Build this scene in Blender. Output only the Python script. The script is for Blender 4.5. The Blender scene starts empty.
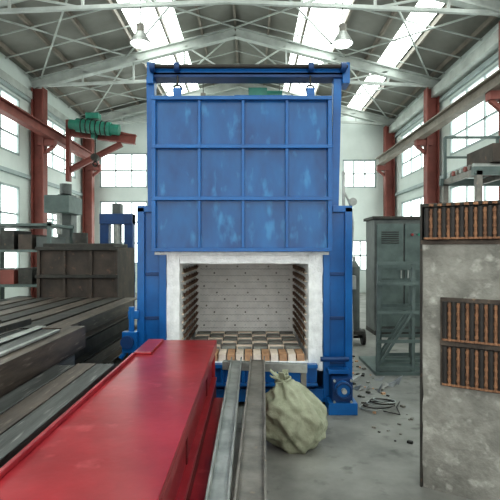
import bpy, bmesh, math, random
from mathutils import Vector, Matrix, noise
random.seed(4)
scene = bpy.context.scene

# ---------------------------------------------------------------- materials
def mat(name, c1, c2=None, scale=4.0, rough=0.6, metal=0.0, bump=0.0, detail=6, stretch=None, c3=None, spots=0.0, lo=0.35, hi=0.65, bscale=5):
    m = bpy.data.materials.new(name); m.use_nodes = True
    nt = m.node_tree; bs = nt.nodes['Principled BSDF']
    bs.inputs['Roughness'].default_value = rough
    bs.inputs['Metallic'].default_value = metal
    if c2 is None: c2 = tuple(v*0.8 for v in c1)
    tc = nt.nodes.new('ShaderNodeTexCoord'); mp = nt.nodes.new('ShaderNodeMapping')
    nt.links.new(tc.outputs['Object'], mp.inputs[0])
    if stretch: mp.inputs['Scale'].default_value = stretch
    n = nt.nodes.new('ShaderNodeTexNoise'); n.inputs['Scale'].default_value = scale; n.inputs['Detail'].default_value = detail
    n.inputs['Roughness'].default_value = 0.62
    nt.links.new(mp.outputs[0], n.inputs['Vector'])
    r = nt.nodes.new('ShaderNodeValToRGB')
    r.color_ramp.elements[0].position = lo; r.color_ramp.elements[1].position = hi
    r.color_ramp.elements[0].color = (*c2, 1); r.color_ramp.elements[1].color = (*c1, 1)
    nt.links.new(n.outputs['Fac'], r.inputs[0])
    out = r.outputs[0]
    if c3 is not None:
        n2 = nt.nodes.new('ShaderNodeTexNoise'); n2.inputs['Scale'].default_value = scale*3.1; n2.inputs['Detail'].default_value = 8
        nt.links.new(mp.outputs[0], n2.inputs['Vector'])
        r2 = nt.nodes.new('ShaderNodeValToRGB'); r2.color_ramp.elements[0].position = 0.62-spots; r2.color_ramp.elements[1].position = 0.76-spots
        nt.links.new(n2.outputs['Fac'], r2.inputs[0])
        mx = nt.nodes.new('ShaderNodeMixRGB'); mx.inputs['Color2'].default_value = (*c3, 1)
        nt.links.new(r2.outputs[0], mx.inputs['Fac']); nt.links.new(out, mx.inputs['Color1']); out = mx.outputs[0]
    nt.links.new(out, bs.inputs['Base Color'])
    if bump > 0:
        b = nt.nodes.new('ShaderNodeBump'); b.inputs['Strength'].default_value = bump; b.inputs['Distance'].default_value = 0.02
        n3 = nt.nodes.new('ShaderNodeTexNoise'); n3.inputs['Scale'].default_value = scale*bscale; n3.inputs['Detail'].default_value = 5
        nt.links.new(mp.outputs[0], n3.inputs['Vector'])
        nt.links.new(n3.outputs['Fac'], b.inputs['Height']); nt.links.new(b.outputs[0], bs.inputs['Normal'])
    return m
def emis(name, c, s):
    m = bpy.data.materials.new(name); m.use_nodes = True
    nt = m.node_tree; nt.nodes.clear()
    e = nt.nodes.new('ShaderNodeEmission'); o = nt.nodes.new('ShaderNodeOutputMaterial')
    tc = nt.nodes.new('ShaderNodeTexCoord'); n = nt.nodes.new('ShaderNodeTexNoise'); n.inputs['Scale'].default_value = 0.8
    r = nt.nodes.new('ShaderNodeValToRGB'); r.color_ramp.elements[0].color = (c[0]*.8, c[1]*.86, c[2]*.85, 1); r.color_ramp.elements[1].color = (*c, 1)
    nt.links.new(tc.outputs['Object'], n.inputs['Vector']); nt.links.new(n.outputs['Fac'], r.inputs[0]); nt.links.new(r.outputs[0], e.inputs[0])
    e.inputs[1].default_value = s; nt.links.new(e.outputs[0], o.inputs[0]); return m

BLUE = mat('blue_paint', (0.006,0.125,0.37), (0.004,0.085,0.27), 2.5, 0.3, 0.0, 0.12, bscale=2)
BLUE2 = mat('blue_paint_panel', (0.007,0.12,0.33), (0.003,0.06,0.20), 1.5, 0.24, 0.0, 0.35, stretch=(1.6,1,0.7), c3=(0.03,0.20,0.43), spots=0.05, bscale=1.4)
BLUED = mat('blue_paint_dark', (0.006,0.05,0.17), (0.005,0.035,0.12), 4, 0.45)
RED = mat('red_oxide_paint', (0.35,0.03,0.04), (0.24,0.017,0.024), 2.2, 0.28, 0.0, 0.18, c3=(0.44,0.08,0.09), spots=0.0, bscale=2)
RED_SHADE = mat('red_paint_shaded', (0.15,0.012,0.015), (0.09,0.008,0.01), 3, 0.45)  # darker copy of the girder red, recess shade put into the colour
REDC = mat('red_column_paint', (0.25,0.075,0.06), (0.17,0.05,0.04), 2, 0.6)
GREEN = mat('hoist_green_paint', (0.04,0.24,0.17), (0.03,0.16,0.12), 5, 0.4)
STEEL = mat('mill_scale_steel', (0.125,0.13,0.125), (0.035,0.036,0.034), 3.0, 0.36, 0.35, 0.15, stretch=(3.5,0.3,3.5), c3=(0.36,0.35,0.33), spots=0.02)
STEELR = mat('rusty_mill_steel', (0.14,0.11,0.09), (0.045,0.035,0.03), 3.5, 0.45, 0.25, 0.15, stretch=(3.0,0.35,3.0), c3=(0.28,0.24,0.20), spots=0.02)
STEELD = mat('dark_steel', (0.06,0.057,0.05), (0.026,0.024,0.022), 4, 0.6, 0.3, 0.1, c3=(0.13,0.085,0.06), spots=0.0)
STEELL = mat('light_galvanised_steel', (0.42,0.43,0.41), (0.25,0.26,0.245), 5, 0.42, 0.4, 0.05, c3=(0.28,0.2,0.15), spots=-0.02)
STEELM = mat('grey_channel_steel', (0.25,0.23,0.205), (0.13,0.12,0.108), 5, 0.5, 0.2, 0.1, c3=(0.33,0.25,0.19), spots=0.0)
FIBRE = mat('ceramic_fibre_lining', (0.93,0.94,0.94), (0.76,0.77,0.77), 9, 0.95, 0, 0.6)
FIBRED = mat('ceramic_fibre_inner', (0.95,0.94,0.91), (0.84,0.83,0.80), 7, 0.95, 0, 0.4)
WIRE = mat('heating_wire', (0.27,0.17,0.12), (0.12,0.075,0.055), 9, 0.55, 0.2)
BRICKT = mat('tan_fire_brick', (0.60,0.36,0.21), (0.43,0.25,0.15), 9, 0.9, 0, 0.3)
BRICKC = mat('cream_fire_brick', (0.86,0.74,0.63), (0.72,0.6,0.5), 9, 0.9, 0, 0.3)
CASTING = mat('weathered_castable', (0.31,0.305,0.275), (0.17,0.167,0.15), 3.0, 0.95, 0, 1.0, c3=(0.40,0.395,0.36), spots=0.06, detail=10)
CASTD = mat('castable_stained', (0.13,0.105,0.085), (0.055,0.045,0.04), 5, 0.9, 0, 0.5, c3=(0.24,0.17,0.12), spots=0.02)
RUST = mat('rusty_ceramic', (0.34,0.18,0.10), (0.17,0.09,0.055), 12, 0.85, 0, 0.3)
BLACK = mat('black_element', (0.032,0.026,0.023), (0.016,0.014,0.013), 9, 0.6)
SACK = mat('woven_sack', (0.34,0.35,0.26), (0.24,0.25,0.175), 6, 0.7, 0, 0.5)
CONC = mat('concrete_floor', (0.26,0.255,0.235), (0.15,0.147,0.137), 1.3, 0.6, 0, 0.25, c3=(0.095,0.09,0.085), spots=0.04)
WALL = mat('whitewashed_wall', (0.72,0.77,0.74), (0.62,0.67,0.64), 0.7, 0.9, 0, 0.05)
ROOF = mat('roof_sheet', (0.27,0.265,0.24), (0.19,0.185,0.165), 0.6, 0.7)
TRUSS = mat('truss_paint', (0.55,0.58,0.55), (0.38,0.40,0.38), 1.5, 0.6)
PURL = mat('purlin_steel', (0.27,0.235,0.20), (0.17,0.145,0.12), 2, 0.6)
FRAME = mat('window_frame', (0.42,0.48,0.48), (0.34,0.4,0.4), 2, 0.6)
WOOD = mat('timber_bearer', (0.30,0.20,0.12), (0.18,0.12,0.07), 6, 0.85, stretch=(1,6,6))
GREYM = mat('machine_grey', (0.11,0.12,0.115), (0.06,0.067,0.065), 3, 0.5)
GREYG = mat('machine_green_grey', (0.115,0.15,0.14), (0.07,0.095,0.09), 3, 0.5)
BROWN = mat('rusted_plate', (0.085,0.063,0.05), (0.04,0.032,0.027), 3, 0.7, 0, 0.2, c3=(0.17,0.10,0.07), spots=0)
FOIL = mat('aluminium_foil', (0.42,0.42,0.41), (0.28,0.28,0.27), 6, 0.45, 0.4, 0.5)
YEL = mat('label_yellow', (0.7,0.6,0.1), (0.6,0.5,0.08), 6, 0.6)
WIN = emis('bright_overcast_glass', (0.93,1.0,0.96), 3.6)
SKY = emis('translucent_skylight', (0.94,1.0,0.95), 6.5)

# ---------------------------------------------------------------- builder
class B:
    def __init__(s, name, M=None):
        s.name = name; s.bm = bmesh.new(); s.mats = []; s.M = M or Matrix.Identity(4)
    def mi(s, m):
        if m not in s.mats: s.mats.append(m)
        return s.mats.index(m)
    def faces(s, vs, fs, m, smooth=False):
        i = s.mi(m); bv = [s.bm.verts.new(s.M @ Vector(v)) for v in vs]
        for f in fs:
            try:
                fc = s.bm.faces.new([bv[k] for k in f]); fc.material_index = i; fc.smooth = smooth
            except ValueError: pass
    def box(s, x0, x1, y0, y1, z0, z1, m):
        s.faces([(x0,y0,z0),(x1,y0,z0),(x1,y1,z0),(x0,y1,z0),(x0,y0,z1),(x1,y0,z1),(x1,y1,z1),(x0,y1,z1)],
                [(0,3,2,1),(4,5,6,7),(0,1,5,4),(1,2,6,5),(2,3,7,6),(3,0,4,7)], m)
    def rbox(s, c, size, rot, m):
        R = rot.to_matrix() if hasattr(rot,'to_matrix') else rot
        hx, hy, hz = [v/2 for v in size]; c = Vector(c)
        vs = [c + R @ Vector(p) for p in [(-hx,-hy,-hz),(hx,-hy,-hz),(hx,hy,-hz),(-hx,hy,-hz),(-hx,-hy,hz),(hx,-hy,hz),(hx,hy,hz),(-hx,hy,hz)]]
        s.faces(vs, [(0,3,2,1),(4,5,6,7),(0,1,5,4),(1,2,6,5),(2,3,7,6),(3,0,4,7)], m)
    def _frame(s, p0, p1, up=(0,0,1)):
        p0 = Vector(p0); p1 = Vector(p1); d = (p1-p0); L = d.length; d.normalize()
        u = Vector(up)
        if abs(d.dot(u)) > 0.98: u = Vector((0,1,0)) if abs(d.y) < 0.9 else Vector((1,0,0))
        r = d.cross(u).normalized(); u = r.cross(d).normalized()
        return p0, p1, d, r, u, L
    def beam(s, p0, p1, w, h, m, up=(0,0,1)):
        p0,p1,d,r,u,L = s._frame(p0,p1,up)
        R = Matrix((r,d,u)).transposed()
        s.rbox((p0+p1)/2, (w,L,h), R, m)
    def ibeam(s, p0, p1, w, h, t, m, up=(0,0,1)):
        p0,p1,d,r,u,L = s._frame(p0,p1,up); R = Matrix((r,d,u)).transposed(); c=(p0+p1)/2
        s.rbox(c+u*(h/2-t/2), (w,L,t), R, m); s.rbox(c-u*(h/2-t/2), (w,L,t), R, m); s.rbox(c, (t,L,h-2*t), R, m)
    def angle(s, p0, p1, w, t, m):
        p0,p1,d,r,u,L = s._frame(p0,p1); R = Matrix((r,d,u)).transposed(); c=(p0+p1)/2
        s.rbox(c, (w,L,t), R, m); s.rbox(c+r*(w/2-t/2)+u*(w/2), (t,L,w), R, m)
    def cyl(s, p0, p1, r0, m, seg=16, r1=None):
        r1 = r0 if r1 is None else r1
        p0,p1,d,r,u,L = s._frame(p0,p1)
        vs=[]; fs=[]
        for k in range(seg):
            a=2*math.pi*k/seg; o=r*math.cos(a)+u*math.sin(a)
            vs += [p0+o*r0, p1+o*r1]
        for k in range(seg):
            a=2*k; b=2*((k+1)%seg); fs.append((a,b,b+1,a+1))
        s.faces(vs, fs, m, True)
        s.faces([vs[2*k] for k in range(seg)], [tuple(range(seg))[::-1]], m); s.faces([vs[2*k+1] for k in range(seg)], [tuple(range(seg))], m)
    def path(s, pts, rad, m, seg=6, closed=False):
        pts=[Vector(p) for p in pts]; n=len(pts); vs=[]; fs=[]
        for i,p in enumerate(pts):
            a=pts[max(i-1,0)]; b=pts[min(i+1,n-1)]; d=(b-a).normalized()
            ref=Vector((0.31,0.17,0.93)) if abs(d.z)<0.9 else Vector((1,0.1,0))
            r=d.cross(ref).normalized(); u=r.cross(d)
            for k in range(seg):
                t=2*math.pi*k/seg; vs.append(p+(r*math.cos(t)+u*math.sin(t))*rad)
        for i in range(n-1):
            for k in range(seg):
                fs.append((i*seg+k, i*seg+(k+1)%seg, (i+1)*seg+(k+1)%seg, (i+1)*seg+k))
        s.faces(vs, fs, m, True)
    def torus(s, c, axis, R, r, m, seg=24):
        c=Vector(c); ax=Vector(axis).normalized(); a=ax.orthogonal().normalized(); b=ax.cross(a)
        s.path([c+(a*math.cos(2*math.pi*k/seg)+b*math.sin(2*math.pi*k/seg))*R for k in range(seg+1)], r, m)
    def done(s, bevel=0.0, parent=None):
        bmesh.ops.recalc_face_normals(s.bm, faces=s.bm.faces)
        me = bpy.data.meshes.new(s.name); s.bm.to_mesh(me); s.bm.free()
        for m in s.mats: me.materials.append(m)
        o = bpy.data.objects.new(s.name, me); scene.collection.objects.link(o)
        if bevel: 
            md=o.modifiers.new('bevel','BEVEL'); md.width=bevel; md.segments=2; md.limit_method='ANGLE'; md.angle_limit=0.8
        if parent: o.parent = parent
        return o
def empty(name):
    e = bpy.data.objects.new(name, None); scene.collection.objects.link(e); return e

# ---------------------------------------------------------------- shell
XL, XR, YB, YF = -7.5, 6.5, 22.0, -5.0
ZE, ZR, XC = 7.9, 9.7, -0.5
f = B('floor'); f.box(XL-0.2, XR+0.2, YF, YB+0.2, -0.2, 0.0, CONC); f.done()

def wall(name, axis, pos, th, a0, a1, z0, z1, wins):
    b = B(name)
    def bx(u0,u1,w0,w1):
        if u1-u0<1e-4 or w1-w0<1e-4: return
        if axis=='x': b.box(pos, pos+th, u0,u1,w0,w1, WALL)
        else: b.box(u0,u1,pos,pos+th,w0,w1, WALL)
    us = sorted({a0,a1}|{w[0] for w in wins}|{w[1] for w in wins}); zs = sorted({z0,z1}|{w[2] for w in wins}|{w[3] for w in wins})
    for i in range(len(us)-1):
        for j in range(len(zs)-1):
            cu=(us[i]+us[i+1])/2; cz=(zs[j]+zs[j+1])/2
            if any(w[0]<cu<w[1] and w[2]<cz<w[3] for w in wins): continue
            bx(us[i],us[i+1],zs[j],zs[j+1])
    b.done()
wn = [0]
def window(axis, pos, th, w, nx, nz):
    wn[0]+=1; b = B('window_%d'%wn[0]); u0,u1,z0,z1 = w; q = pos+th*0.6; s=-1 if th>0 else 1
    if pos<0 and axis=='x': s=1
    if pos>0 and axis=='x': s=-1
    def bx(a,c,d,e,m,t0,t1):
        lo,hi=min(q+s*t0,q+s*t1),max(q+s*t0,q+s*t1)
        if axis=='x': b.box(lo,hi,a,c,d,e,m)
        else: b.box(a,c,lo,hi,d,e,m)
    bx(u0,u1,z0,z1,WIN,0,0.01)
    fr=0.07
    bx(u0,u0+fr,z0,z1,FRAME,0.012,0.09); bx(u1-fr,u1,z0,z1,FRAME,0.012,0.09); bx(u0,u1,z0,z0+fr,FRAME,0.012,0.09); bx(u0,u1,z1-fr,z1,FRAME,0.012,0.09)
    for i in range(1,nx):
        u=u0+(u1-u0)*i/nx; bx(u-0.03,u+0.03,z0,z1,FRAME,0.012,0.07)
    for i in range(1,nz):
        z=z0+(z1-z0)*i/nz; bx(u0,u1,z-0.03,z+0.03,FRAME,0.012,0.07)
    b.done()
lw=[]
for y in (2.2,7.2,12.2,17.2):
    lw += [(y,y+3.4,5.0,6.85),(y,y+3.4,1.3,4.0)]
wall('wall_left','x',XL-0.2,0.2,YF,YB,0,ZE,lw)
for w in lw: window('x',XL-0.2,0.2,w,3,3)
wall('wall_right','x',XR,0.2,YF,YB,0,ZE,lw)
for w in lw: window('x',XR+0.2,-0.2,w,3,3)
bw=[(-6.9,-4.7,1.3,4.2),(-6.9,-4.7,4.8,6.4),(-4.3,-2.1,4.8,6.4),(-4.3,-2.1,1.3,4.2),(1.2,3.2,4.8,6.2),(4.25,5.8,4.8,6.1),(4.2,5.5,1.0,2.4)]
wall('wall_back','y',YB,0.2,XL-0.2,XR+0.2,0,ZE,bw)
for w in bw: window('y',YB,0.2,w,3,3 if w[3]-w[2]>2 else 2)
g=B('wall_gable'); 
g.faces([(XL,YB+.01,ZE),(XR,YB+.01,ZE),(XC,YB+.01,ZR),(XL,YB+.2,ZE),(XR,YB+.2,ZE),(XC,YB+.2,ZR)],[(0,1,2),(3,5,4),(0,2,5,3),(1,4,5,2),(0,3,4,1)],WALL); g.done()

def rz(x): return ZE+(ZR-ZE)*((x-XL)/(XC-XL)) if x<XC else ZE+(ZR-ZE)*((XR-x)/(XR-XC))
c=B('ceiling')
def strip(b,x0,x1,y0,y1,m):
    z0,z1=rz(x0),rz(x1)
    b.faces([(x0,y0,z0),(x1,y0,z1),(x1,y1,z1),(x0,y1,z0),(x0,y0,z0+.06),(x1,y0,z1+.06),(x1,y1,z1+.06),(x0,y1,z0+.06)],
            [(0,3,2,1),(4,5,6,7),(0,1,5,4),(1,2,6,5),(2,3,7,6),(3,0,4,7)],m)
lights=[(-3.7,-2.3),(1.5,2.9),(4.4,5.0)]
xs=[XL, -3.7,-2.3,XC,1.5,2.9,4.4,5.0,XR]
for i in range(len(xs)-1):
    strip(c,xs[i],xs[i+1],YF,YB+.01,SKY if (xs[i],xs[i+1]) in lights else ROOF)
c.done()
cols=[1.4,6.4,11.4,16.4,21.4]
for y in cols:
    for sx,x in ((1,XL+0.3),(-1,XR-0.3)):
        b=B('steel_column'); b.ibeam((x,y,0.03),(x,y,ZE-0.45),0.34,0.42,0.05,REDC,up=(1,0,0))
        b.box(x-.28,x+.28,y-.28,y+.28,0,0.03,REDC)
        b.beam((x,y,5.6),(x+sx*0.55,y,5.6),0.25,0.2,REDC)
        b.beam((x,y,5.1),(x+sx*0.5,y,5.5),0.12,0.1,REDC)
        b.done()
    b=B('roof_truss')
    for xa,xb in ((XL+0.05,XC),(XR-0.05,XC)):
        pa=Vector((xa,y,rz(xa)-0.32)); pb=Vector((xb,y,rz(xb)-0.32))
        b.ibeam(pa,pb,0.22,0.34,0.05,TRUSS)
        pl=[pa.lerp(pb,t) for t in (0.0,0.25,0.5,0.75,1)]
        z=ZE-0.35
        b.beam((xa,y,z),(xb,y,z+0.3),0.09,0.09,TRUSS)
        for i,t in enumerate((0.25,0.5,0.75)):
            p=pl[i+1]; q=Vector((xa+(xb-xa)*t,y,z+0.3*t)); b.beam(p,q,0.06,0.06,TRUSS)
            q2=Vector((xa+(xb-xa)*(t+0.25),y,z+0.3*(t+.25))); b.beam(p,q2,0.05,0.05,TRUSS)
    b.done()
b=B('roof_purlins')
for k in range(13):
    x=XL+0.3+k*(XR-XL-0.6)/12
    b.beam((x,YF+.1,rz(x)-0.09),(x,YB-.05,rz(x)-0.09),0.07,0.15,PURL)
for y in [k*1.25+2 for k in range(16)]:
    for xa,xb in ((XL+.1,XC),(XR-.1,XC)):
        b.beam((xa,y,rz(xa)-0.18),(xb,y,rz(xb)-0.18),0.035,0.035,TRUSS)
b.done()
b=B('roof_bracing')
for i in range(len(cols)-1):
    y0,y1=cols[i]+.1,cols[i+1]-.1
    for xa,xb in ((XL+.4,-4.2),(-4.2,XC),(XR-.4,3.2),(3.2,XC)):
        b.cyl((xa,y0,rz(xa)-.2),(xb,y1,rz(xb)-.2),0.03,TRUSS,8); b.cyl((xb,y0,rz(xb)-.24),(xa,y1,rz(xa)-.24),0.03,TRUSS,8)
b.done()
b=B('eave_beam'); b.box(XR-.32,XR-.02,YF+.1,YB-.1,7.15,7.45,TRUSS); b.done()
b=B('eave_beam'); b.box(XL+.02,XL+.14,YF+.1,YB-.1,7.05,7.3,TRUSS); b.done()
for x in (XL+0.75, XR-0.75):
    b=B('crane_runway_beam'); b.ibeam((x,YF+.5,5.87),(x,YB-.6,5.87),0.26,0.34,0.04,REDC if x<0 else PURL); b.box(x-.04,x+.04,YF+.5,YB-.6,6.04,6.1,STEELD); b.done()
b=B('wall_girt_rails')
for z in (4.4,7.0): 
    b.box(XL+.0,XL+.1,YF+.1,YB-.1,z-.06,z+.06,FRAME); b.box(XR-.1,XR,YF+.1,YB-.1,z-.06,z+.06,FRAME)
b.done()
# lamps hanging from the trusses
for (x,y) in ((-1.6,16.4),(1.0,16.4),(-2.6,11.4),(2.2,11.4)):
    b=B('highbay_lamp'); b.cyl((x,y,8.0),(x,y,7.3),0.015,STEELD,6); b.cyl((x,y,7.3),(x,y,7.1),0.09,STEELM,14); b.cyl((x,y,7.12),(x,y,6.85),0.1,STEELL,20,0.26); b.cyl((x,y,6.85),(x,y,6.80),0.23,SKY,20,0.18); b.done()
# crane with hoist
b=B('jib_crane_hoist')
y=17.2
b.ibeam((-6.58,y,6.22),(-4.1,y,5.9),0.22,0.34,0.04,REDC)
b.ibeam((-6.58,y,4.75),(-4.6,y,5.75),0.14,0.2,0.03,REDC)
b.beam((-6.50,y,4.4),(-6.50,y,6.6),0.14,0.2,REDC)
b.beam((-6.5,y+.1,6.6),(-4.3,y+.1,6.1),0.06,0.06,REDC)
b.cyl((-6.1,y-.3,6.35),(-4.9,y-.3,6.2),0.24,GREEN,18); b.cyl((-6.35,y-.3,6.38),(-6.1,y-.3,6.35),0.17,GREEN,14); b.cyl((-4.9,y-.3,6.2),(-4.6,y-.3,6.17),0.19,GREEN,14)
for t in range(6): b.torus((-5.9+t*.17,y-.3,6.32-t*.02),(1,0,-.1),0.25,0.02,STEELD,18)
b.box(-5.75,-5.3,y-.45,y-.1,6.55,6.75,GREEN); b.box(-5.6,-5.45,y-.3,y+.0,5.9,6.2,GREEN)
b.cyl((-5.45,y-.3,6.0),(-5.45,y-.3,5.25),0.02,STEELD,6); b.cyl((-5.45,y-.42,5.2),(-5.45,y-.2,5.2),0.13,STEELD,14); b.torus((-5.45,y-.3,4.98),(0,1,0),0.08,0.03,STEELD,12)
b.done()

# ---------------------------------------------------------------- furnace
F=empty('box_furnace')
FY=6.0; BK=7.75
XA,XB=-0.88,0.73
OL,OR=-1.37,1.24
b=B('furnace_shell')
b.box(OL,OL+0.33,FY,BK+.35,0.12,2.45,BLUE)
b.box(OR-0.33,OR,FY,BK+.35,0.12,2.45,BLUE)
b.box(OL+.33,OR-.33,BK+.2,BK+.35,0.12,2.45,BLUE)
b.box(OL+.33,OR-.33,FY+.2,BK+.2,2.2,2.4,BLUE)
b.box(OL+.33,OR-.33,FY+.22,FY+.32,1.98,2.45,BLUE)
b.box(OL-.03,OL+.06,FY-.05,FY+.08,0.0,2.48,BLUE); b.box(OL+.24,OL+.33,FY-.05,FY+.0,0.1,2.42,BLUE)
b.box(OR-.06,OR+.03,FY-.05,FY+.08,0.0,2.48,BLUE); b.box(OR-.33,OR-.25,FY-.05,FY,0.1,2.42,BLUE)
b.box(OL-.03,OL+.33,FY-.05,FY+.1,2.42,2.5,BLUE); b.box(OR-.22,OR+.03,FY-.05,FY+.1,2.42,2.5,BLUE)
for z in (0.55,1.1,1.65): b.box(OL+.06,OL+.24,FY-.02,FY+.01,z-.02,z+.02,BLUED); b.box(OR-.25,OR-.06,FY-.02,FY+.01,z-.02,z+.02,BLUED)
for z in (0.5,1.0,1.5,2.0):
    b.box(OL-.06,OL,FY+.1,BK+.3,z-.03,z+.03,BLUE); b.box(OR,OR+.06,FY+.1,BK+.3,z-.03,z+.03,BLUE)
for yy in (6.6,7.2,7.8):
    b.box(OL-.06,OL,yy-.04,yy+.04,0.1,2.45,BLUE); b.box(OR,OR+.06,yy-.04,yy+.04,0.1,2.45,BLUE)
b.box(OL,OL+.25,FY+.1,BK+.3,0.0,0.12,BLUED); b.box(OR-.2,OR,FY+.1,BK+.3,0.0,0.12,BLUED)
b.done(0.006,F)
def rough(o,s=0.012,fr=9):
    sub=o.modifiers.new('sub','SUBSURF'); sub.subdivision_type='SIMPLE'; sub.levels=sub.render_levels=4
    t=bpy.data.textures.new('n','CLOUDS'); t.noise_scale=0.07
    d=o.modifiers.new('d','DISPLACE'); d.texture=t; d.strength=s*2; d.mid_level=0.5
b=B('fibre_lining')
b.box(XA-.16,XA,FY-.02,BK,0.5,1.98,FIBRE); b.box(XB,XB+.175,FY-.02,BK,0.45,2.0,FIBRE)
b.box(XA,XB,FY+.0,BK,1.78,1.97,FIBRE)
b.box(XA-.1,XB+.1,BK,BK+.19,0.5,1.97,FIBRED)
rough(b.done(0,F),0.016)
b=B('heating_elements')
for k in range(10):
    z=0.74+k*0.105
    for x,s in ((XA+.035,1),(XB-.035,-1)):
        pts=[(x+0.018*math.cos(t*2.2),FY+.18+t*0.0147,z+0.03*math.sin(t*2.2)) for t in range(0,104)]
        b.path(pts,0.0065,WIRE,5)
        b.cyl((x-s*.02,FY+.15,z-.035),(x-s*.02,BK-.05,z-.035),0.012,BRICKC,6)
    for j in range(9):
        xx=XA+.14+j*(XB-XA-.28)/8+ (0.04 if k%2 else 0)
        b.cyl((xx,BK-.03,z),(xx,BK+.02,z),0.012,STEELM if (j+k)%3==0 else FIBRE,8)
    b.path([(XA+.08+t*.014,BK-.03,z-.04+0.009*math.sin(t*1.7)) for t in range(0,104)],0.0022,STEELL,4)
b.done(0,F)
b=B('bogie_hearth')
b.box(XA+.02,XB-.0,FY+.0,BK,0.46,0.56,FIBRED)
nb=14; w=(XB-XA-.08)/nb
for i in range(nb):
    x=XA+.04+i*w
    b.box(x+.008,x+w-.008,FY+.01,FY+.34,0.56,0.645,BRICKT if i%2 else BRICKC)
for i in range(7):
    x=XA+.06+i*(XB-XA-.12)/7
    b.box(x+.02,x+.2,FY+.38,BK-.1,0.56,0.66,STEELL)
    for j in range(5): b.box(x+.0,x+.21,FY+.42+j*.26,FY+.5+j*.26,0.58,0.675,BRICKC if (i+j)%2 else STEELM)
b.box(XA-.1,XB+.1,FY-.06,FY+.02,0.30,0.54,BLUE)
b.box(XA-.1,XB+.1,FY-.13,FY-.04,0.50,0.545,BLUE); b.box(XA-.1,XB+.1,FY-.13,FY-.04,0.28,0.315,BLUE)
for i in range(7):
    x=XA+.0+i*0.26; b.box(x,x+.03,FY-.12,FY-.05,0.31,0.5,BLUE)
b.box(XA,XB+.05,FY+.02,BK,0.22,0.46,BLUED)
b.box(XA-.1,XB+.25,FY-.03,FY+.1,0.06,0.22,BLUE)
for x in (XA+.2,XB-.25):
    for yy in (FY+.35,BK-.4): b.cyl((x-.05,yy,0.14),(x+.05,yy,0.14),0.12,STEELD,18)
b.done(0.004,F)
DX0,DX1,DZ0,DZ1=-1.20,1.0,1.93,3.83
b=B('lift_door')
b.box(DX0,DX1,FY-.10,FY+.14,DZ0,DZ1,BLUE2)
yf=FY-.10
for x in (DX0,DX1-.05): b.box(x,x+.05,yf-.06,yf,DZ0,DZ1,BLUE)
for x in (-0.62,-0.085,0.45): b.box(x-.018,x+.018,yf-.05,yf,DZ0+.05,DZ1-.05,BLUE)
for z in (DZ0,2.555,3.19,DZ1-.05): b.box(DX0,DX1,yf-.07,yf,z,z+.045,BLUE)
b.box(DX0+.02,DX1-.02,FY-.06,FY+.15,DZ0-.04,DZ0,FIBRE)
for x in (-0.9,0.75): 
    b.box(x-.05,x+.05,FY-.06,FY-.03,DZ1,DZ1+.13,BLUE); b.torus((x,FY-.03,DZ1+.12),(0,1,0),0.05,0.014,STEELD,14)
    b.cyl((x,FY-.03,DZ1+.15),(x,FY-.03,4.12),0.012,STEELD,6)
b.done(0.006,F)
b=B('door_gantry')
b.beam((-1.23,FY+.08,2.45),(-1.25,FY+.08,4.12),0.10,0.14,BLUE); b.beam((1.06,FY+.08,2.45),(1.10,FY+.08,4.12),0.10,0.14,BLUE)
b.beam((1.19,FY+.1,2.45),(1.19,FY+.1,2.95),0.03,0.05,STEELL)
b.box(-1.27,1.23,FY-.03,FY+.2,4.10,4.16,BLUED); b.box(-1.27,1.23,FY-.03,FY+.0,4.13,4.25,BLUE)
b.cyl((-1.22,FY-.09,4.21),(1.2,FY-.09,4.21),0.025,BLACK,10)
for x in (-1.2,-0.9,0.75,1.15):
    b.cyl((x-.03,FY-.09,4.2),(x+.03,FY-.09,4.2),0.06,BLUED,16)
b.box(-1.28,-1.2,FY-.05,FY+.2,4.02,4.28,BLUE); b.box(1.15,1.24,FY-.05,FY+.2,4.02,4.28,BLUE)
b.box(-.02,.22,FY+.2,FY+.42,3.93,4.05,GREEN); b.cyl((.22,FY+.3,3.98),(.42,FY+.3,3.98),0.06,GREEN,14)
b.box(-.2,.55,FY+.1,FY+.45,3.88,3.92,BLUE)
b.done(0.004,F)
b=B('door_clamp_lever')
x=-1.44
b.box(x-.06,OL+.0,FY-.1,FY+.02,0.62,0.72,BLUE); b.box(x-.06,OL,FY-.1,FY+.02,1.1,1.2,BLUE)
b.cyl((x-.02,FY-.08,0.6),(x-.02,FY-.08,1.25),0.035,BLUE,12); b.cyl((x-.02,FY-.08,0.8),(x-.15,FY-.1,0.62),0.03,BLUE,12)
b.box(x-.12,x+.06,FY-.16,FY-.04,0.7,0.95,BLUE); b.cyl((x-.05,FY-.2,0.83),(x-.05,FY-.1,0.83),0.08,BLUED,16)
b.done(0.004,F)
b=B('drive_gearmotor')
b.box(0.98,1.22,FY-.3,FY-.06,0.14,0.42,BLUED); b.cyl((1.1,FY-.36,0.3),(1.1,FY-.28,0.3),0.10,BLUE,20); b.torus((1.1,FY-.37,0.3),(0,1,0),0.09,0.015,BLUED)
b.cyl((1.1,FY-.42,0.3),(1.1,FY-.36,0.3),0.03,STEELL,12)
for z in (0.15,0.4): b.cyl((1.0,FY-.33,z),(1.0,FY-.29,z),0.015,STEELL,8); b.cyl((1.2,FY-.33,z),(1.2,FY-.29,z),0.015,STEELL,8)
b.box(0.93,1.27,FY-.34,FY-.06,0.0,0.14,BLUE); b.box(0.95,1.2,FY-.2,FY-.06,0.45,0.5,BLUE)
b.cyl((0.86,FY-.15,0.62),(1.2,FY-.15,0.62),0.03,BLUED,12)
b.done(0.004,F)
b=B('control_conduit')
b.path([(1.27,FY+.1,0.3),(1.30,FY+.1,0.9),(1.28,FY+.1,1.6),(1.31,FY+.1,2.3),(1.27,FY+.1,2.55),(1.2,FY+.15,2.7)],0.015,STEELL,6)
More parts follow.
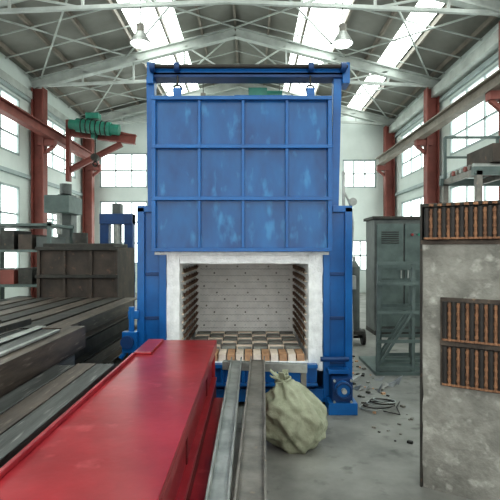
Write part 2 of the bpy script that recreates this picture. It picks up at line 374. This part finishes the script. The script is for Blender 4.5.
b.box(1.27,1.35,FY+.1,FY+.22,1.45,1.62,STEELL); b.cyl((1.3,FY+.05,2.56),(1.3,FY+.12,2.56),0.05,STEELL,14)
b.done(0,F)

# ---------------------------------------------------------------- red girder
b=B('red_steel_girder')
x0,x1,y0,y1=-1.056,-0.35,0.9,5.07
b.box(x0,x1,y0,y1,0.965,1.0,RED)
b.box(x0+.035,x1-.05,y0+.02,y1-.02,0.60,0.965,RED)
b.box(x0,x1,y0,y1,0.575,0.61,RED)
b.box(x1-.02,x1,y0,y1,0.90,0.97,RED)
b.box(x1-.05,x1+.10,y0,y1-.35,0.42,0.50,RED); b.box(x0,x1-.0,y0,y1-.1,0.30,0.575,RED_SHADE); b.box(x1+.06,x1+.10,y0,y1-.35,0.30,0.42,RED)
b.box(x0,x1+.1,y0,y1-.35,0.27,0.305,RED)
for yy in (1.6,3.0,4.4): b.box(x1-.055,x1-.04,yy-.01,yy+.01,0.61,0.90,RED_SHADE)
b.box(x0,x0+.16,4.35,5.0,1.0,1.025,RED); b.box(x0+.02,x1-.02,y1,y1+.02,0.6,0.985,RED)
b.box(x0,x0+.025,y0,4.3,1.0,1.03,RED)
for yy in (1.4,2.9,4.4): b.box(x0-.05,x1+.1,yy-.07,yy+.07,0.0,0.27,WOOD)
b.done(0.006)

# ---------------------------------------------------------------- tube stacks
def tube(b,x0,x1,y0,y1,z0,z1,t=0.012,m=STEEL):
    b.box(x0,x1,y0,y1,z0,z0+t,m); b.box(x0,x1,y0,y1,z1-t,z1,m); b.box(x0,x0+t,y0,y1,z0+t,z1-t,m); b.box(x1-t,x1,y0,y1,z0+t,z1-t,m)
    b.box(x0+t,x1-t,y1-.5,y1-.49,z0+t,z1-t,BLACK)  # black sheet added inside the tube, painted shade of the hollow
b=B('steel_tube_stack')
for i in range(3):
    xx=-1.19-i*0.17
    for j in range(4):
        tube(b,xx-.16,xx,0.6,4.25-random.random()*.1-(0.1*j),0.95-.2*j-.19,0.95-.2*j,m=STEEL if (i+j)%2==0 else STEELR)
for yy in (1.2,2.6,3.8): b.box(-1.72,-1.17,yy-.06,yy+.06,0,0.16,WOOD)
b.done(0.006)
b=B('steel_tube_stack')
for i in range(8):
    xx=-1.74-i*0.21
    for j in range(4):
        dz=random.random()*.012 if j==0 else 0
        tube(b,xx-.19,xx-random.random()*.012,0.6,5.15-random.random()*.3+(-.1*j),1.15-.24*j-.23,1.15-.24*j-dz,m=STEEL if (i*2+j)%3 else STEELR)
for yy in (1.2,2.6,3.8): b.box(-3.42,-1.74,yy-.06,yy+.06,0,0.20,WOOD)
b.box(-2.22,-2.12,1.0,5.0,1.152,1.162,STEELL); b.box(-2.75,-2.69,1.3,5.2,1.152,1.2,STEELR); b.box(-1.9,-1.86,1.0,4.7,1.152,1.175,STEELL)
b.angle((-3.1,1.5,1.17),(-2.95,5.0,1.17),0.08,0.01,STEELR); b.angle((-2.5,2.5,1.165),(-2.35,5.1,1.165),0.06,0.01,STEELD)
b.done(0.006)
b=B('channel_steel_stack')
for i in range(7):
    xx=-2.3-i*0.33
    for j in range(3):
        b.ibeam((xx,5.6,0.35+.28*j),(xx+.05,9.2,0.35+.28*j),0.26,0.26,0.02,STEELD if (i+j)%2 else STEELR)
for yy in (6,8.6): b.box(-4.5,-2.1,yy-.07,yy+.07,0,0.22,WOOD)
b.done()

b=B('rusted_steel_tank')
b.box(-4.15,-2.6,9.4,10.8,0.1,2.0,BROWN)
for x in (-4.15,-3.65,-3.13,-2.64): b.box(x,x+.06,9.34,9.4,0.1,2.0,BROWN)
for z in (0.15,0.8,1.4,1.94): b.box(-4.18,-2.57,9.32,9.4,z,z+.07,STEELD)
b.box(-4.1,-2.7,9.5,10.6,2.0,2.08,STEELD); b.cyl((-3.5,9.9,2.08),(-3.5,9.9,2.3),0.15,STEELD,16)
for x in (-4.0,-2.8): b.box(x-.1,x+.1,9.5,10.6,0,0.1,STEELD)
b.done(0.01)
b=B('steel_shelf_rack')
for x in (-6.4,-4.6):
    for yy in (11.0,12.4): b.box(x-.04,x+.04,yy-.04,yy+.04,0,2.6,GREYG)
for z in (0.3,1.1,1.9,2.5): b.box(-6.44,-4.56,10.96,12.44,z,z+.06,GREYG)
for k in range(12):
    x=-6.2+ (k%4)*.42; z=(0.36,1.16,1.96)[k//4]; b.box(x,x+.32,11.1,12.0,z,z+.3+.15*random.random(),[BROWN,GREYM,REDC,STEELD][(k+k//4)%4])
b.done()
b=B('blue_press_frame')
b.box(-4.35,-4.1,13.9,14.2,0,3.0,BLUED); b.box(-3.65,-3.4,13.9,14.2,0,3.0,BLUED); b.box(-4.35,-3.4,13.85,14.25,1.0,1.3,BLUE); b.box(-4.35,-3.4,13.85,14.25,2.7,3.0,BLUED); b.box(-4.5,-3.25,13.7,14.4,0,0.25,BLUED)
b.cyl((-3.87,14.05,1.95),(-3.87,14.05,2.7),0.12,STEELL,14); b.box(-4.05,-3.7,13.9,14.2,1.8,1.95,STEELM); b.box(-4.0,-3.75,13.9,14.2,3.0,3.3,GREYM)
b.done(0.01)
b=B('machine_column')
b.box(-5.9,-5.0,14.0,14.8,0,1.2,GREYG); b.box(-5.7,-5.3,14.2,14.7,1.2,3.6,GREYM); b.box(-5.8,-5.1,13.5,14.6,3.0,3.5,GREYG); b.cyl((-5.45,13.7,3.0),(-5.45,13.7,2.4),0.08,STEELL,12); b.box(-5.9,-5.0,13.3,14.2,1.25,1.4,STEELM); b.cyl((-5.45,14.2,3.6),(-5.45,14.2,3.9),0.17,GREYM,14)
b.done(0.02)

# ---------------------------------------------------------------- centre channels + trestle
b=B('grey_channel_beams')
def chan(p0,p1,w,h,t,m):
    p0,p1,d,r,u,L=b._frame(p0,p1); R=Matrix((r,d,u)).transposed(); c=(p0+p1)/2
    b.rbox(c,(w,L,t),R,m); b.rbox(c+r*(w/2-t/2)+u*(h/2),(t,L,h),R,m); b.rbox(c-r*(w/2-t/2)+u*(h/2),(t,L,h),R,m)
chan((0.085,5.35,0.72),(-0.01,1.9,0.72),0.16,0.05,0.014,STEELM)
chan((-0.15,5.3,0.72),(-0.16,1.9,0.70),0.12,0.05,0.014,STEELL)
b.beam((-0.30,5.35,0.67),(0.62,5.2,0.67),0.09,0.09,STEELL)
b.beam((-0.24,2.2,0.66),(0.12,2.2,0.66),0.07,0.07,STEELM)
for x,yy in ((-0.19,5.3),(0.12,5.27)): b.beam((x,yy,0),(x,yy,0.63),0.06,0.06,STEELM)
for x in (-0.17,0.05): b.beam((x,2.2,0),(x,2.2,0.63),0.06,0.06,STEELM)
b.beam((0.58,5.21,0),(0.58,5.21,0.63),0.06,0.06,STEELM)
b.done(0.003)

# ---------------------------------------------------------------- sack
bm=bmesh.new(); bmesh.ops.create_icosphere(bm,subdivisions=5,radius=1)
for v in bm.verts:
    p=v.co.copy(); z=p.z
    rr=1.0
    if z>0.35: 
        t=(z-0.35)/0.65; rr=1.0-0.42*t**1.2
    x=p.x*0.345*rr*(1.0+0.16*(-z)); y=p.y*0.28*rr; zz=0.33+z*0.36
    ang=math.atan2(p.y,p.x)
    fold=math.sin(ang*8+z*3)*0.016*max(0,(z+0.1)) + noise.noise(p*1.6)*0.06+noise.noise(Vector((p.x*5,p.y*5,p.z*2.2)))*0.028 - abs(noise.noise(Vector((p.x*2.4+z*1.5,p.y*2.4,z*2.4))))*0.07
    n=Vector((p.x,p.y,p.z*0.6)).normalized()
    q=Vector((x,y,zz))+n*fold
    q.x -= max(0,z)**2*0.13
    q.z=max(q.z,0.0)
    v.co=q
for fc in bm.faces: fc.smooth=True
me=bpy.data.meshes.new('sack_body'); bm.to_mesh(me); bm.free(); me.materials.append(SACK)
S=empty('woven_sack'); S.location=(0.445,4.74,0)
so=bpy.data.objects.new('sack_body',me); scene.collection.objects.link(so); so.parent=S
b=B('sack_tie'); b.torus((-0.12,0,0.67),(-0.3,0,1),0.08,0.010,SACK,16)
for k in range(9):
    a=k*0.7; b.beam((-0.12+.03*math.cos(a),.03*math.sin(a),0.66),(-0.16+.09*math.cos(a),.08*math.sin(a),0.73+.03*math.sin(k*2)),0.06,0.012,SACK)
b.done(0,S)

# ---------------------------------------------------------------- right lining panel
ang=math.radians(-33)
M=Matrix.Translation((1.42,3.95,0))@Matrix.Rotation(ang,4,'Z')
P=empty('furnace_lining_panel')
b=B('castable_slab',M)
b.box(0,1.75,0,0.28,0.0,2.02,CASTING)
o=b.done(0,P); rough(o,0.016)
b=B('stained_band',M)
b.box(0.02,1.75,0.03,0.26,2.02,2.30,CASTD); b.box(0.14,1.74,-.012,0.02,0.86,1.57,CASTD)
b.box(-.012,1.76,-.012,0.29,1.995,2.03,CASTD); b.box(0.0,1.76,0.0,0.29,2.30,2.33,STEELD); b.box(-.02,0.0,-.01,.29,0,2.33,STEELD)
b.done(0.004,P)
b=B('heater_rods',M)
for z0,z1,u0 in ((0.88,1.185,0.18),(1.235,1.54,0.18),(2.04,2.29,0.04)):
    k=0; u=u0
    while u<1.70:
        if k%2==0: b.cyl((u,-.03,z0),(u,-.03,z1),0.021,BLACK,10)
        else:
            b.cyl((u,-.022,z0+.01),(u,-.022,z1-.01),0.015,RUST,8)
            for q in range(5): b.cyl((u,-.026,z0+.03+q*.058),(u,-.026,z0+.05+q*.058),0.019,RUST,8)
        b.cyl((u,-.03,z0-.004),(u,-.03,z0+.012),0.025,RUST,8)
        u+=0.033; k+=1
b.box(0.14,1.74,-.03,0.0,1.19,1.23,CASTD)
b.done(0,P)

# ---------------------------------------------------------------- right background
b=B('steel_frame_rack')
for i,(x,yy) in enumerate(((2.0,7.5),(2.15,8.0),(2.3,8.5))):
    for dx in (0,0.55,1.1): b.angle((x+dx,yy,0.05),(x+dx+.05,yy+.12,1.75-.06*i),0.05,0.008,GREYG)
    for z in (0.08,0.5,0.95,1.4,1.72-.06*i): b.angle((x-.02,yy,z),(x+1.15,yy+.05,z),0.05,0.008,GREYG)
    b.angle((x,yy,0.1),(x+.55,yy,0.95),0.04,0.008,GREYG)
for z in (0.05,1.4): b.angle((2.0,7.5,z),(2.3,8.5,z),0.05,0.008,GREYG); b.angle((3.1,7.5,z),(3.4,8.5,z),0.05,0.008,GREYG)
b.box(1.95,3.4,7.45,8.6,0.0,0.05,GREYG)
b.done()
b=B('electrical_cabinet')
b.box(2.85,4.2,11.0,11.8,0.1,2.65,GREYM); b.box(2.9,3.5,10.96,11.0,0.2,2.55,GREYG); b.box(3.54,4.15,10.96,11.0,0.2,2.55,GREYG)
b.box(2.8,4.25,10.95,11.85,2.65,2.72,STEELD); b.box(2.85,4.2,11.0,11.8,0,0.1,STEELD)
for x in (3.44,3.6): b.cyl((x,10.93,1.3),(x,10.93,1.6),0.02,STEELL,8)
for k in range(6): b.box(3.0,3.4,10.945,10.96,2.1+k*.05,2.12+k*.05,BLACK)
for k in range(3): b.cyl((3.7+k*.15,10.92,2.3),(3.7+k*.15,10.96,2.3),0.03,[RED,GREEN,YEL][k],10)
b.done(0.008)
b=B('lathe_machine')
b.box(4.6,6.0,10.2,11.0,0.0,1.1,GREYG); b.box(4.6,5.1,10.2,11.0,1.1,1.9,GREYG); b.cyl((5.1,10.6,1.5),(5.35,10.6,1.5),0.22,STEELL,20); b.box(5.7,6.0,10.3,10.9,1.1,1.65,GREYG)
b.cyl((5.35,10.6,1.5),(5.7,10.6,1.5),0.05,STEELL,12); b.box(5.3,5.6,10.2,10.9,1.1,1.28,STEELM); b.torus((5.45,10.1,1.15),(0,1,0),0.11,0.015,STEELL)
b.done(0.02)
b=B('steel_platform_frame')
for x in (3.9,6.0):
    for yy in (8.2,9.6): b.beam((x,yy,0),(x,yy,3.3),0.1,0.1,STEELM)
for yy in (8.2,9.6): b.beam((3.8,yy,3.3),(6.1,yy,3.3),0.1,0.14,GREYG); b.beam((3.9,yy,2.4),(6.0,yy,3.25),0.06,0.06,PURL)
for x in (3.9,4.6,5.3,6.0): b.beam((x,8.2,3.3),(x,9.6,3.3),0.08,0.1,STEELM)
for k in range(7): b.cyl((3.9,8.4+k*.17,3.42),(6.1,8.45+k*.17,3.42),0.05,[STEELL,STEELM,REDC][k%3],10)
b.box(4.2,5.2,8.3,9.3,3.48,3.8,BROWN)
for x in (3.9,4.95,6.0): b.beam((x,9.6,3.3),(x,9.6,4.2),0.05,0.05,GREYG)
b.beam((3.9,9.6,4.2),(6.0,9.6,4.2),0.05,0.05,GREYG); b.beam((3.9,9.6,3.8),(6.0,9.6,3.8),0.04,0.04,GREYG)
b.done()
b=B('oxygen_trolley')
b.box(1.75,2.3,9.6,10.3,0.25,0.32,STEELD)
for x in (1.9,2.15): b.cyl((x,9.9,0.32),(x,9.9,1.6),0.11,GREYM,16); b.cyl((x,9.9,1.6),(x,9.9,1.72),0.11,GREYM,16,0.04); b.cyl((x,9.9,1.72),(x,9.9,1.82),0.03,STEELL,8)
for x in (1.72,2.33): b.cyl((x-.03,9.9,0.16),(x+.03,9.9,0.16),0.16,BLACK,18)
b.cyl((1.72,9.9,0.16),(2.33,9.9,0.16),0.03,STEELD,8); b.beam((1.8,9.9,.16),(1.8,9.9,.3),.05,.05,STEELD); b.beam((2.25,9.9,.16),(2.25,9.9,.3),.05,.05,STEELD)
b.path([(1.8,10.2,0.3),(1.8,10.35,1.3),(1.9,10.4,1.5),(2.15,10.4,1.5),(2.25,10.35,1.3),(2.25,10.2,0.3)],0.02,STEELD)
b.done()

# floor debris
b=B('wire_coil')
for k in range(5): b.torus((1.55+.02*k,5.9-.02*k,0.03+.025*k),(0.05*k-.1,0.08,1),0.19-.015*k,0.008,BLACK if k%2 else STEELL,26)
b.path([(1.6,5.75,.02),(1.75,5.6,.03),(1.8,5.9,.02),(1.9,6.1,.02)],0.007,BLACK)
b.done()
b=B('foil_scraps')
for k in range(11):
    x=1.45+random.random()*.75; yy=6.5+random.random()*.75; s=0.06+random.random()*.09; a=random.random()*3
    z=0.02+random.random()*.07
    b.faces([(x,yy,0.004),(x+s*math.cos(a),yy+s*math.sin(a),z),(x+s*math.cos(a+.9),yy+s*math.sin(a+.9),0.004),(x+s*.5,yy+s*.3,z+.05)],[(0,1,3),(1,2,3),(2,0,3)],FOIL)
b.done()
b=B('floor_debris')
for k in range(60):
    x=1.3+random.random()*.6; yy=4.8+random.random()*4; s=0.010+random.random()*.02
    b.rbox((x,yy,s*.45),(s*2,s*1.3,s*.9),Matrix.Rotation(random.random()*3,3,'Z'),[STEELM,STEELD,CASTING,BRICKT][k%4])
b.done()
b=B('angle_steel_offcuts')
for k in range(5): b.angle((2.1+.10*k,5.3+.1*k,0.02+.012*k),(2.5+.08*k,7.0+.05*k,0.02+.012*k),0.05,0.008,STEELM if k%2 else STEELL)
b.done()

# ---------------------------------------------------------------- light / camera
w=bpy.data.worlds.new('world'); scene.world=w; w.use_nodes=True
bg=w.node_tree.nodes['Background']; bg.inputs[0].default_value=(0.97,0.99,0.97,1); bg.inputs[1].default_value=2.1
cam=bpy.data.cameras.new('camera'); co=bpy.data.objects.new('camera',cam); scene.collection.objects.link(co)
co.location=(0,0,1.95); co.rotation_euler=(math.radians(90),0,0)
cam.sensor_width=36; cam.lens=36*480/500; cam.clip_end=200
scene.camera=co
scene.view_settings.view_transform='Standard'
try: scene.view_settings.look='Medium High Contrast'
except Exception: pass
